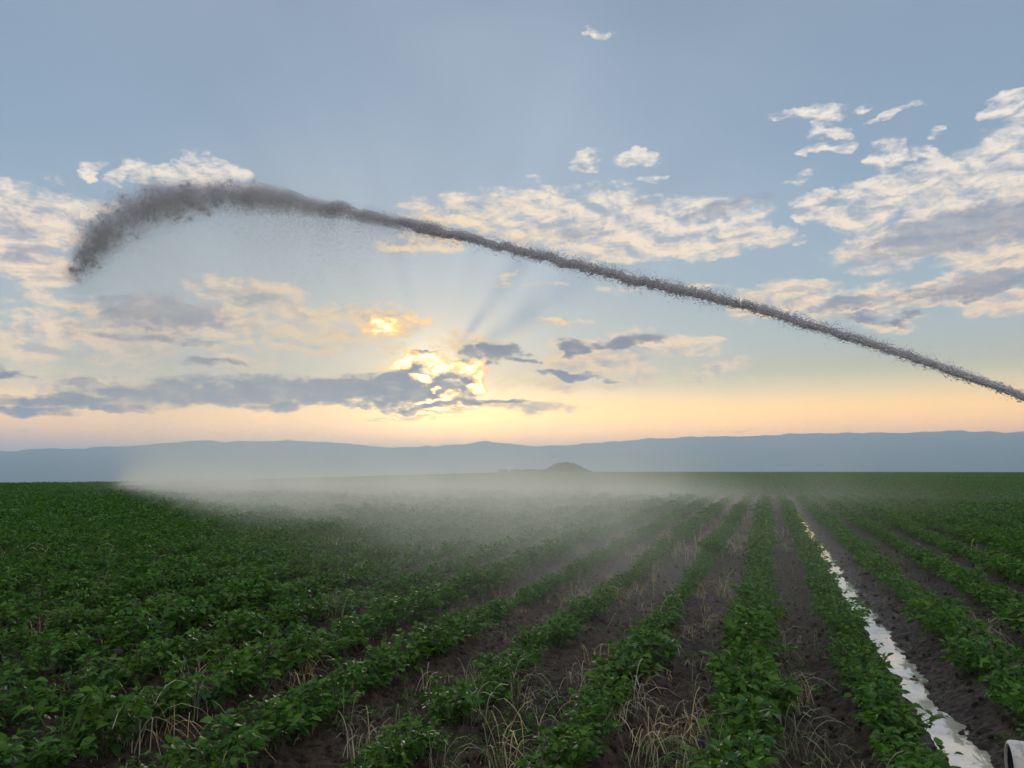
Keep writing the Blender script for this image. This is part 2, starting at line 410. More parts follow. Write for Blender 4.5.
# ================================================================== GROUND SHEET
def spaced(a, b, step): return list(np.arange(a, b, step))
def grow(start, step, ratio, stop):
    v, out = start, []
    while v < stop:
        v += step; step *= ratio; out.append(v)
    return out
T = spaced(-26, -6.5, .12) + spaced(-6.5, 5.2, .036) + spaced(5.2, 22, .12)
T = [-a for a in reversed(grow(26, .15, 1.13, 13500))] + T + grow(T[-1], .15, 1.13, 13500)
S = spaced(3.2, 8.5, .036); S = S + grow(S[-1], .038, 1.03, 13500)
S = [3.2 - a for a in reversed(grow(0, .1, 1.3, 13500))] + S
T = np.array(T); S = np.array(S)
tt, sg = np.meshgrid(T, S)
gx, gy = xy(tt, sg)
gz = height(gx, gy)
nT, nS = len(T), len(S)
idx = np.arange(nT * nS).reshape(nS, nT)
fc = np.stack([idx[:-1, :-1], idx[:-1, 1:], idx[1:, 1:], idx[1:, :-1]], -1).reshape(-1, 4)
gme = mesh_np('ground', np.stack([gx, gy, gz], -1).reshape(-1, 3), fc, M_SOIL)
at = gme.attributes.new('wet', 'FLOAT', 'POINT')
at.data.foreach_set('value', (np.exp(-((tt - WATER_T - .05) / .33) ** 2)).astype(np.float32).ravel())
tag(link('ground', gme), 'dark ploughed soil of the crop field with ridges and furrows', 'ground', kind='structure')

# ---- the water standing in the furrow
def build_water():
    m, nt, b, o = material('muddy_water_sky_pale')
    geo = nt.new('ShaderNodeNewGeometry'); P = geo.outputs['Position']
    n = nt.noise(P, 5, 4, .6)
    nt.set(b.inputs['Base Color'], nt.mix(nt.ss(n, .4, .7), (.82, .77, .68), (.60, .54, .45)))  # pale base colour stands in for bright sky reflected in the muddy water
    b.inputs['Roughness'].default_value = .06
    b.inputs['IOR'].default_value = 1.33; b.inputs['Specular IOR Level'].default_value = 1.0
    b.inputs['Metallic'].default_value = .0
    b.inputs['Coat Weight'].default_value = 1.0; b.inputs['Coat IOR'].default_value = 3.0; b.inputs['Coat Roughness'].default_value = .03
    bp = nt.new('ShaderNodeBump'); bp.inputs['Strength'].default_value = .12; bp.inputs['Distance'].default_value = .01
    nt.set(bp.inputs['Height'], nt.noise(P, 25, 2)); nt.l.new(bp.outputs[0], b.inputs['Normal'])
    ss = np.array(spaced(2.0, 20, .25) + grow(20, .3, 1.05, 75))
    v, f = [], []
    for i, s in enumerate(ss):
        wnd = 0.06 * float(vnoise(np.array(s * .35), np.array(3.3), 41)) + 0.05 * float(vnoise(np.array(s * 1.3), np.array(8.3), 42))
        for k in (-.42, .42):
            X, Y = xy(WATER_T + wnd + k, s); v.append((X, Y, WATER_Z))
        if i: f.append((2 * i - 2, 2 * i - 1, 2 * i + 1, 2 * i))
    o = link('water', mesh_np('water', v, f, m)); tag(o, 'narrow muddy stream of water shining in a furrow', 'water', kind='structure')
WATER_Z = -0.129
build_water()

# ---- hills on the horizon
def build_hills():
    m, nt, b, o = material('wooded_hillside')
    geo = nt.new('ShaderNodeNewGeometry'); P = geo.outputs['Position']
    n = nt.noise(P, .0012, 5, .6)
    nt.set(b.inputs['Base Color'], nt.mix(nt.ss(n, .35, .65), (.035, .06, .035), (.10, .10, .06)))
    b.inputs['Roughness'].default_value = .9
    prof = [(-600, 452), (-300, 448), (-100, 452), (0, 450.5), (60, 447.5), (120, 446), (180, 441.5), (210, 438.5), (222, 441.5), (240, 440), (300, 440), (340, 443), (390, 447), (440, 446), (487, 440.5), (512, 443), (535, 445), (560, 444.5),
            (600, 442), (650, 438), (700, 436), (760, 434.5), (840, 432.5), (900, 431.5), (970, 429.5), (1000, 431), (1060, 430), (1200, 433), (1500, 428), (2000, 440)]
    A = np.array([azel(p, q) for p, q in prof])
    az = np.linspace(-52, 60, 700)
    el = np.interp(az, A[:, 0], A[:, 1]) + .15 * fbm(az * 1.1, az * 0 + 1.5, 6, 33)
    depth = np.linspace(0, 1, 30)
    R0, R1, RP = 7000.0, 13000.0, 10000.0
    zs, xs, ys = [], [], []
    for dpt in depth:
        r = R0 + (R1 - R0) * dpt
        top = RP * np.tan(np.radians(el)) + CAM_H
        u = (r - R0) / (RP - R0)
        sh = u ** 1.25 if u <= 1 else max(0.0, 1 - ((r - RP) / (R1 - RP)) ** 1.3)
        a = np.radians(az)
        X, Y = r * np.sin(a), r * np.cos(a)
        nz = fbm(X / 600, Y / 600, 5, 55)
        Z = -170 + (top + 170) * sh + (nz * 110 * sh * (1 - .92 * math.exp(-((u - 1) / .22) ** 2)))
        xs.append(X); ys.append(Y); zs.append(Z + 7 * fbm(X / 160, Y / 160, 4, 5) * sh)
    v = np.stack([np.array(xs), np.array(ys), np.array(zs)], -1).reshape(-1, 3)
    n1 = len(az); ii = np.arange(len(depth) * n1).reshape(len(depth), n1)
    f = np.stack([ii[:-1, :-1], ii[:-1, 1:], ii[1:, 1:], ii[1:, :-1]], -1).reshape(-1, 4)
    tag(link('hills', mesh_np('hills', v, f, m)), 'long range of hazy blue hills along the horizon', 'hills', kind='structure')
build_hills()

# ================================================================== CROP PLANTS
def leaf_shape(L, Wd, fold, curl, pts=4, wav=0.0):
    """leaf along +Y, folded on its midrib, tip curling down; returns (n,3) verts and quads"""
    v, f = [], []
    prof = {4: (.30, 1.0, .85, .12), 3: (.45, 1.0, .15)}[pts]
    for i in range(pts):
        u = i / (pts - 1); w = Wd * .5 * prof[i]
        zc = -curl * L * u * u
        for k in (-1, 0, 1):
            v.append((k * w, L * u, zc + abs(k) * fold * w + (wav * w * random.uniform(-1, 1) if k else 0)))
    for i in range(pts - 1):
        for k in (0, 1):
            a = i * 3 + k; f.append((a, a + 1, a + 4, a + 3))
    return np.array(v), np.array(f)

def place(v, pos, yaw, pitch, roll):
    R = Matrix.Rotation(yaw, 3, 'Z') @ Matrix.Rotation(pitch, 3, 'X') @ Matrix.Rotation(roll, 3, 'Y')
    return v @ np.array(R).T + np.array(pos)

def tube(path, r0, r1, sides=4):
    v, f = [], []
    n = len(path)
    for i, p in enumerate(path):
        d = (path[min(i + 1, n - 1)] - path[max(i - 1, 0)]).normalized()
        a = d.orthogonal().normalized(); b = d.cross(a)
        r = r0 + (r1 - r0) * i / (n - 1)
        for k in range(sides):
            q = 2 * PI * k / sides
            v.append(tuple(p + a * (math.cos(q) * r) + b * (math.sin(q) * r)))
    for i in range(n - 1):
        for k in range(sides):
            k2 = (k + 1) % sides
            f.append((i * sides + k, i * sides + k2, (i + 1) * sides + k2, (i + 1) * sides + k))
    return np.array(v), np.array(f)

class Acc:
    def __init__(s): s.v = []; s.f = []; s.n = 0
    def add(s, vf):
        v, f = vf; s.v.append(v); s.f.append(f + s.n); s.n += len(v)
    def mesh(s, name, m): return mesh_np(name, np.concatenate(s.v), np.concatenate(s.f), m)

def plant_meshes(seed, stems=11, per=8, size=1.0, pts=4, lsize=.056):
    random.seed(seed)
    fol, st = Acc(), Acc()
    for i in range(stems):
        a = 2 * PI * (i + random.uniform(-.35, .35)) / stems * (1 if i % 3 else 1.7)
        reach = random.uniform(.05, .24) * size; hgt = random.uniform(.20, .36) * size * (1 - .5 * (reach / .3) ** 2)
        base = Vector((random.uniform(-.05, .05), random.uniform(-.05, .05), -.03))
        path = [base + Vector((math.cos(a) * reach * u ** 1.3, math.sin(a) * reach * u ** 1.3, hgt * (1.25 * u - .25 * u * u))) for u in (0, .3, .6, .85, 1)]
        st.add(tube(path, .006, .003, 4))
        for j in range(per):
            u = .30 + .70 * (j + random.random()) / per
            q = min(3, int(u * 4)); p0 = path[q].lerp(path[q + 1], u * 4 - q)
            off = a + random.choice((-1, 1)) * random.uniform(.3, 1.9)
            L = lsize * random.uniform(.65, 1.25) * size
            pet = random.uniform(.02, .07) * size
            pos = p0 + Vector((math.cos(off) * pet, math.sin(off) * pet, random.uniform(-.01, .03)))
            yaw = off - PI / 2 + random.uniform(-.5, .5)
            v, f = leaf_shape(L, L * random.uniform(.62, .85), random.uniform(.1, .55), random.uniform(.1, .7), pts, .22)
            fol.add((place(v, pos, yaw, random.uniform(-.45, .75) + .25 * u, random.uniform(-.6, .6)), f))
        # young leaves at the tip stand up
        for j in range(3):
            v, f = leaf_shape(lsize * .75 * size, lsize * .45 * size, .5, .15, pts, .2)
            fol.add((place(v, path[-1], random.uniform(0, 6.28), random.uniform(.4, 1.2), random.uniform(-.4, .4)), f))
    return fol.mesh('foliage', M_LEAF), st.mesh('stems', M_STEM)

PLANTS = [plant_meshes(100 + k, stems=random.Random(k).choice((11, 13, 14)), per=15) for k in range(7)]
random.seed(11)

def row_strength(t, s):
    """how well the crop stands: thick on the left, thinner where weeds took over in the middle"""
    n = vnoise(np.array(t * .9), np.array(s * .45), 61) + .5
    mid = math.exp(-((s - 11) / 4.5) ** 2) * (1 if -3.2 < t < -.4 else 0)
    return max(.42, (0.76 if t > -3.6 else .86) + .36 * n - .26 * mid)

pipe_at = None
cands = []
for k in range(-60, 61):
    t0 = ROW_T0 + k * ROW_SP
    s = 2.2 + random.random() * .2
    while s < 46:
        jt, js = random.gauss(-.05 if k == 1 else 0, .035), random.gauss(0, .05)
        t, ss_ = t0 + jt, s + js
        X, Y = xy(t, ss_)
        s += random.uniform(.24, .33)
        r = math.hypot(X, Y)
        if Y < 2.0 or abs(math.degrees(math.atan2(X, Y))) > 44: continue
        sc = float(row_strength(t, ss_)) * random.uniform(.82, 1.18) * (.9 if k == 1 else 1)
        if random.random() < -.06: continue
        cands.append((k, t, ss_, X, Y, sc, r))

def project(x, y, z):
    c, s = math.cos(PITCH), math.sin(PITCH)
    dy = c * y + s * (z - CAM_H); dz = -s * y + c * (z - CAM_H)
    return W / 2 + FPX * x / dy, H / 2 - FPX * dz / dy

# the pipe end by the bottom right corner: keep plants off it
PIPE_AX = math.radians(112)
PIPE_R = .135
pipe_end = Vector((0, 0, 0))
_v = ray(1009.5, 768.0)
pipe_end = Vector((0, 0, CAM_H)) + _v * (4.08 / _v.y)
PIPE_DIR = Vector((math.sin(PIPE_AX), math.cos(PIPE_AX), -.02)).normalized()

seen, rest = [], []
for c in cands:
    k, t, s, X, Y, sc, r = c
    dp = Vector((X, Y, 0)) - Vector((pipe_end.x, pipe_end.y, 0)); al = dp.dot(PIPE_DIR.xy.to_3d())
    if -.1 < al < 1.4 and (dp - PIPE_DIR.xy.to_3d() * al).length < .30: continue
    px, py = project(X, Y, .15)
    p2x, p2y = project(X, Y, .36)
    if -25 < px < W + 25 and p2y < H + 2 and r > 3.2: seen.append(c)
    else: rest.append(c)
seen.sort(key=lambda c: c[6])
near, rest2 = seen[:296], seen[296:]
rest += rest2

ROW_NAMES = {0: 'second row left of muddy water', 1: 'row directly left of muddy water', 2: 'row directly right of muddy water', 3: 'second row right of muddy water', 4: 'third row right of muddy water',
             5: 'fourth row right of muddy water', -1: 'third row left of muddy water', -2: 'fourth row left of muddy water', -3: 'fifth row left of muddy water', -4: 'sixth row left of muddy water', -5: 'seventh row left of muddy water'}
ORD = ['nearest', 'second', 'third', 'fourth', 'fifth', 'sixth', 'seventh', 'eighth']
by_row = {}
for c in near: by_row.setdefault(c[0], []).append(c)
for k, lst in sorted(by_row.items()):
    lst.sort(key=lambda c: c[2])
    rowname = ROW_NAMES.get(k, 'rows at the far left of the field' if k < 0 else 'rows at the far right of the field')
    many = k not in ROW_NAMES
    n = len(lst)
    for i, (k_, t, s, X, Y, sc, r) in enumerate(lst):
        fm, sm = PLANTS[random.randrange(len(PLANTS))]
        z = float(height(X, Y, False))
        root = bpy.data.objects.new('crop_plant', None); COL.objects.link(root)
        root.empty_display_size = .1
        root.location = (X, Y, z); root.rotation_euler = (0, 0, random.uniform(0, 6.28)); root.scale = (sc * .96, sc * .96, sc * random.uniform(.8, 1.05))
        link('foliage', fm, root); link('stems', sm, root)
        if many: lab = 'bushy green crop plant in the ' + rowname
        elif i == 0: lab = f'green crop plant nearest the viewer in the {rowname}'
        elif i < len(ORD): lab = f'green crop plant {ORD[i]} from the viewer in the {rowname}'
        elif i < (n + len(ORD)) // 2 or n < 14: lab = f'green crop plant midway along the {rowname}'
        else: lab = f'small far green crop plant in the {rowname}'
        tag(root, lab, 'crop plant', 'crop plants in the ' + rowname)

# ---- farther plants: one mass
SRC = bpy.data.collections.new('crop_sources')     # not linked to the scene: only instanced
def src(name, me):
    o = bpy.data.objects.new(name, me); SRC.objects.link(o); return o
for k, (fm, sm) in enumerate(PLANTS[:5]): src(f'a{k}', fm)
LOD1 = [plant_meshes(300 + k, stems=9, per=5, pts=3, lsize=.105)[0] for k in range(4)]
for k, me in enumerate(LOD1): src(f'b{k}', me)
def strip_mesh(seed, length=3.0):
    random.seed(seed); a = Acc()
    for i in range(int(length * 46)):
        y = random.uniform(-length / 2, length / 2); x = random.gauss(0, .15)
        z = random.uniform(.05, .36) * (1 - min(1, abs(x) / .5) ** 2)
        L = random.uniform(.10, .19)
        v, f = leaf_shape(L, L * .8, .35, .4, 3)
        a.add((place(v, (x, y, z), random.uniform(0, 6.28), random.uniform(-.5, .8), random.uniform(-.6, .6)), f))
    return a.mesh('crop_strip', M_LEAF)
for k in range(4): src(f'c{k}', strip_mesh(500 + k))

def scatter(name, coll, pts, rot, scl, pick):
    me = bpy.data.meshes.new(name); n = len(pts)
    me.vertices.add(n); me.vertices.foreach_set('co', np.asarray(pts, np.float32).ravel())
    def attr(nm, typ, data, key='value'):
        a = me.attributes.new(nm, typ, 'POINT'); a.data.foreach_set(key, data)
    attr('turn', 'FLOAT_VECTOR', np.asarray(rot, np.float32).ravel(), 'vector')
    attr('size', 'FLOAT_VECTOR', np.asarray(scl, np.float32).ravel(), 'vector')
    attr('pick', 'INT', np.asarray(pick, np.int32))
    o = link(name, me)
    g = bpy.data.node_groups.new(name, 'GeometryNodeTree')
    g.interface.new_socket('Geometry', in_out='INPUT', socket_type='NodeSocketGeometry')
    g.interface.new_socket('Geometry', in_out='OUTPUT', socket_type='NodeSocketGeometry')
    N = g.nodes; Lk = g.links
    gi = N.new('NodeGroupInput'); go = N.new('NodeGroupOutput')
    ci = N.new('GeometryNodeCollectionInfo'); ci.inputs['Collection'].default_value = coll
    ci.inputs['Separate Children'].default_value = True; ci.inputs['Reset Children'].default_value = True
    ip = N.new('GeometryNodeInstanceOnPoints'); ip.inputs['Pick Instance'].default_value = True
    def na(nm, typ):
        q = N.new('GeometryNodeInputNamedAttribute'); q.data_type = typ; q.inputs['Name'].default_value = nm; return q.outputs['Attribute']
    e2r = N.new('FunctionNodeEulerToRotation')
    Lk.new(na('turn', 'FLOAT_VECTOR'), e2r.inputs[0])
    m2p = N.new('GeometryNodeMeshToPoints')
    Lk.new(gi.outputs[0], m2p.inputs[0]); Lk.new(m2p.outputs[0], ip.inputs['Points'])
    Lk.new(ci.outputs[0], ip.inputs['Instance']); Lk.new(na('pick', 'INT'), ip.inputs['Instance Index'])
    Lk.new(e2r.outputs[0], ip.inputs['Rotation']); Lk.new(na('size', 'FLOAT_VECTOR'), ip.inputs['Scale'])
    Lk.new(ip.outputs[0], go.inputs[0])
    md = o.modifiers.new('scatter', 'NODES'); md.node_group = g
    return o

random.seed(23)
P_, R_, S_, K_ = [], [], [], []
for (k, t, s, X, Y, sc, r) in rest:
    P_.append((X, Y, float(height(X, Y, False)))); R_.append((0, 0, random.uniform(0, 6.28)))
    S_.append((sc, sc, sc * random.uniform(.85, 1.1)))
    K_.append(random.randrange(5) if r < 24 else 5 + random.randrange(4))
# 44 m .. 110 m plants, then strips of row
for k in range(-150, 150):
    t0 = ROW_T0 + k * ROW_SP
    s = 40.0
    while s < 110:
        t = t0 + random.gauss(0, .04); X, Y = xy(t, s); s += random.uniform(.36, .5)
        if s < 46: continue
        if Y < 5 or abs(math.degrees(math.atan2(X, Y))) > 40 or math.hypot(X, Y) > crest_dist(X, Y) + 12: continue
        sc = float(row_strength(t, s)) * random.uniform(1.0, 1.3)
        P_.append((X, Y, float(height(X, Y, False)))); R_.append((0, 0, random.uniform(0, 6.28))); S_.append((sc, sc, sc)); K_.append(5 + random.randrange(4))
for k in range(-300, 420):
    t0 = ROW_T0 + k * ROW_SP
    s = -40.0
    while s < 560:
        t = t0 + random.gauss(0, .04); X, Y = xy(t, s); s += 2.9
        rr = math.hypot(X, Y)
        if rr < 46 or (s < 112 and s > 40) or Y < 5 or abs(math.degrees(math.atan2(X, Y))) > 40 or rr > crest_dist(X, Y) + 15: continue
        P_.append((X, Y, float(height(X, Y, False)))); R_.append((0, 0, -ROW_AZ + (PI if random.random() < .5 else 0)))
        S_.append((1, 1, random.uniform(.75, 1.25))); K_.append(9 + random.randrange(4))
print('crop instances', len(P_))
o = scatter('crop_rows', SRC, P_, R_, S_, K_)
tag(o, 'rows of low green crop running away to the horizon', 'crop', kind='stuff')

# ================================================================== DRY GRASS
def tuft(seed, n=16, hgt=.34, spread=.12, w=.0032):
    random.seed(seed); a = Acc()
    for i in range(n):
        q = random.uniform(0, 6.28); h = hgt * random.uniform(.45, 1.15)
        lean = random.uniform(.2, 1.6); droop = random.uniform(.3, 1.5) * h
        b = Vector((random.gauss(0, spread * .4), random.gauss(0, spread * .4), -.02))
        dirn = Vector((math.cos(q), math.sin(q), 0)); side = Vector((-math.sin(q), math.cos(q), 0))
        v, f = [], []
        N = 7
        for j in range(N):
            u = j / (N - 1)
            p = b + dirn * (lean * h * .35 * u + droop * .55 * u ** 3) + Vector((0, 0, h * (1.35 * u - .20 * u * u) - droop * .75 * u ** 4))
            ww = w * (1.0 - .65 * u) * (2.0 if (j >= N - 2 and i % 3 == 0) else 1)
            tw = side * ww + Vector((0, 0, ww * .4))
            v += [tuple(p - tw), tuple(p + tw)]
            if j: f.append((2 * j - 2, 2 * j - 1, 2 * j + 1, 2 * j))
        a.add((np.array(v), np.array(f)))
    return a
def tuft_mesh(seed, m, **k): return tuft(seed, **k).mesh('blades', m)
TUFTS = [tuft_mesh(800 + k, M_STRAW, n=9 + 3 * k, hgt=.24 + .03 * k, spread=.14) for k in range(5)]
TUFTG = [tuft_mesh(820 + k, M_STRAWG, n=12 + 3 * k, hgt=.28 + .03 * k, spread=.16) for k in range(3)]
BIGT = [tuft_mesh(840 + k, M_STRAW, n=30, hgt=.32, spread=.26, w=.0034) for k in range(2)]

# the tufts one can point at, at their places in the field
spots = [
    (128, 752, 'golden', 'golden tuft of dry grass at the lower left by dark leaves'),
    (45, 716, 'thin', 'thin tuft of arching dry stems at the left edge'),
    (165, 742, 'thin', 'pale drooping grass stems right of the golden lower left tuft'),
    (105, 700, 'thin', 'wispy arching grass stems above the golden lower left tuft'),
    (188, 700, 'thin', 'pale hooked grass stems among leaves at lower left'),
    (585, 690, 'big', 'tall straw coloured grass clump standing in the third crop row left of muddy water'),
    (655, 752, 'big', 'widest pale dry grass clump in the furrow at the bottom centre'),
    (630, 722, 'thin', 'sparse dry grass stems just behind the widest pale clump'),
    (684, 738, 'golden', 'dry grass tuft leaning on the crop row right of the widest pale clump'),
    (500, 752, 'golden', 'bent dry grass tuft at the bottom edge between two crop rows'),
    (478, 728, 'thin', 'hooked dry stems on bare soil above the bent bottom tuft'),
    (545, 722, 'thin', 'small dry tuft on bare soil left of the straw coloured clump'),
    (598, 658, 'thin', 'dry tuft in the furrow above the straw coloured clump'),
    (360, 752, 'thin', 'yellowish dry stems at the bottom edge left of centre'),
    (700, 690, 'green', 'pale green grass tuft beside the middle crop row'),
    (720, 640, 'green', 'greenish grass tuft against the left side of the middle crop row'),
    (797, 752, 'green', 'small whitish green weed on bare soil at the bottom'),
    (790, 700, 'thin', 'lonely dry tuft in the bare furrow right of the middle crop row'),
    (785, 655, 'green', 'grey green grass tuft farther up the bare furrow right of the middle crop row'),
    (985, 640, 'thin', 'upright dry stems on the bare strip at the right edge'),
    (960, 655, 'thin', 'short dry stubble on the bare strip left of the right edge stems'),
    (420, 690, 'thin', 'dry stems at the edge of the crop row left of centre'),
    (255, 748, 'thin', 'arching pale stems over leaves at the bottom between the left tufts and centre'),
]
GG = 'dry grass tufts in the field'
for px, py, kd, lab in spots:
    p = on_ground(px, min(py, 764), -.02)
    me = {'golden': TUFTS[4], 'big': BIGT[random.randrange(2)], 'thin': TUFTS[random.randrange(4)], 'green': TUFTG[random.randrange(3)]}[kd]
    o = link('dry_grass_tuft', me)
    o.location = (p.x, p.y, float(height(p.x, p.y)) - .005); o.rotation_euler = (0, 0, random.uniform(0, 6.28)); o.scale = (1.05,) * 3
    tag(o, lab, 'grass tuft', GG)

GS = bpy.data.collections.new('grass_sources')
def gsrc(n, me):
    q = bpy.data.objects.new(n, me); GS.objects.link(q)
for k, me in enumerate(TUFTS): gsrc(f'a{k}', me)
for k, me in enumerate(TUFTG): gsrc(f'b{k}', me)
FLAT = [tuft_mesh(880 + k, M_STRAW, n=16, hgt=.07, spread=.5, w=.003) for k in range(3)]
for k, me in enumerate(FLAT): gsrc(f'd{k}', me)
FARG = [tuft_mesh(860 + k, M_STRAW, n=12, hgt=.40, spread=.5, w=.008) for k in range(3)]
for k, me in enumerate(FARG): gsrc(f'c{k}', me)
WEED = [plant_meshes(900 + k, stems=5, per=4, size=.42, lsize=.06)[0] for k in range(3)]
for k, me in enumerate(WEED): gsrc(f'e{k}', me)
random.seed(31)
P_, R_, S_, K_ = [], [], [], []
for i in range(13000):
    r = 3.8 + 46 * random.random() ** 1.25; a = math.radians(random.uniform(-42, 42))
    X, Y = r * math.sin(a), r * math.cos(a); t, s = ts(X, Y)
    ph = ((t - ROW_T0) / ROW_SP) % 1.0; fur = .5 - abs(ph - .5)          # .5 = middle of a furrow
    den = .03 + .5 * max(0., float(fbm(np.array(X * .8), np.array(Y * .8), 3, 88)) + .02)
    if -3.3 < t < -.25: den += .05 + (.12 if r > 9 else 0)
    if t < -3.3: den += .05
    if t > .35: den *= .45
    if abs(t - WATER_T) < .38 + (.1 if t > WATER_T else 0): continue
    if fur < .12: den *= .75
    if r > 9: den *= 1.25
    if random.random() > den: continue
    kk = random.randrange(5) if random.random() < .62 else 5 + random.randrange(3)
    if r > 15 and random.random() < .6: kk = 8 + random.randrange(3)
    if r < 14 and random.random() < .38: kk = 11 + random.randrange(3)
    z = float(height(X, Y))
    P_.append((X, Y, z - (.01 if kk < 11 else -.01))); R_.append((0, 0, random.uniform(0, 6.28))); q = random.uniform(.45, 1.0) * (1.0 if r < 15 else 1.15)
    S_.append((q, q, q * random.uniform(.8, 1.25))); K_.append(kk)
for i in range(2600):
    r = 3.8 + 12 * random.random() ** 1.3; a = math.radians(random.uniform(-40, 40))
    X, Y = r * math.sin(a), r * math.cos(a); t, s = ts(X, Y)
    if abs(t - WATER_T) < .30 or float(vnoise(np.array(X * .9), np.array(Y * .9), 91)) < -.06: continue
    P_.append((X, Y, float(height(X, Y)))); R_.append((0, 0, random.uniform(0, 6.28))); q = random.uniform(.35, 1.0)
    S_.append((q, q, q)); K_.append(14 + random.randrange(3))
print('grass', len(P_))
tag(scatter('dry_grass', GS, P_, R_, S_, K_), 'pale dead grass and weeds scattered between the crop rows', 'grass', kind='stuff')

# ---- crumbs of soil
CS = bpy.data.collections.new('clod_sources')
for k in range(4):
    bm = bmesh.new(); bmesh.ops.create_icosphere(bm, subdivisions=2, radius=1)
    rr = np.random.default_rng(k)
    for v in bm.verts: v.co *= 1 + .28 * (rr.random() - .5) + .22 * math.sin(v.co.x * 3 + k) * math.cos(v.co.y * 4 - k)
    me = bpy.data.meshes.new('soil_clod'); bm.to_mesh(me); bm.free(); me.materials.append(M_SOIL)
    CS.objects.link(bpy.data.objects.new(f'a{k}', me))
P_, R_, S_, K_ = [], [], [], []
for i in range(16000):
    r = 3.8 + 14 * random.random() ** 1.5; a = math.radians(random.uniform(-42, 42))
    X, Y = r * math.sin(a), r * math.cos(a); t, s = ts(X, Y)
    if abs(t - WATER_T) < .10: continue
    q = .006 + .026 * random.random() ** 3
    P_.append((X, Y, float(height(X, Y)) + q * .2)); R_.append([random.uniform(0, 6) for _ in range(3)]); S_.append((q, q * random.uniform(.6, 1), q * .7)); K_.append(random.randrange(4))
tag(scatter('soil_clods', CS, P_, R_, S_, K_), 'crumbs and clods of dark soil in the furrows', 'soil clods', kind='stuff')

# ================================================================== PIPE END
def build_pipe():
    m, nt, b, o = material('weathered_white_plastic')
    geo = nt.new('ShaderNodeNewGeometry'); P = geo.outputs['Position']
    n = nt.noise(P, 14, 5, .65); n2 = nt.noise(P, 60, 3)
    c = nt.mix(nt.ss(n, .45, .72), (.62, .61, .57), (.30, .28, .25))
    c = nt.mix(nt.math('MULTIPLY', nt.ss(n2, .62, .7), .5), c, (.10, .085, .07))
    nt.set(b.inputs['Base Color'], c); b.inputs['Roughness'].default_value = .5
    m2 = mat_plain('dark_inside', (.03, .03, .032), .7)
    root = bpy.data.objects.new('irrigation_pipe', None); COL.objects.link(root)
    root.location = pipe_end
    root.rotation_euler = PIPE_DIR.to_track_quat('X', 'Z').to_euler()
    def ring(prof, mt, name, par, seg=48):
        v, f = [], []
        for i, (x, r) in enumerate(prof):
            for k in range(seg):
                q = 2 * PI * k / seg; v.append((x, r * math.cos(q), r * math.sin(q)))
        for i in range(len(prof) - 1):
            for k in range(seg):
                k2 = (k + 1) % seg; f.append((i * seg + k, (i + 1) * seg + k, (i + 1) * seg + k2, i * seg + k2))
        return link(name, mesh_np(name, v, f, mt), par)
    R = PIPE_R
    body = [(.155, R * .93)]
    for i in range(24):
        x = .16 + i * .045
        body += [(x, R * .955), (x + .022, R * .955), (x + .026, R * .925), (x + .042, R * .925)]
    body += [(1.25, R * .93), (1.25, R * .86), (.16, R * .86)]
    ring(body, m, 'pipe_body', root)
    ring([(.0, R * .84), (.0, R * .90), (.004, R * .95), (.014, R * .99), (.05, R), (.052, R * .985), (.06, R * .985), (.062, R), (.145, R), (.155, R * .94), (.16, R * .87), (.01, R * .83), (.0, R * .84)], m, 'rim_collar', root)
    ring([(.012, R * .825), (.5, R * .82), (1.2, R * .82), (1.2, .001)], m2, 'lining', root)
    tag(root, 'end of a pale dirty plastic pipe lying beside the muddy water, dark opening facing left', 'pipe')
build_pipe()

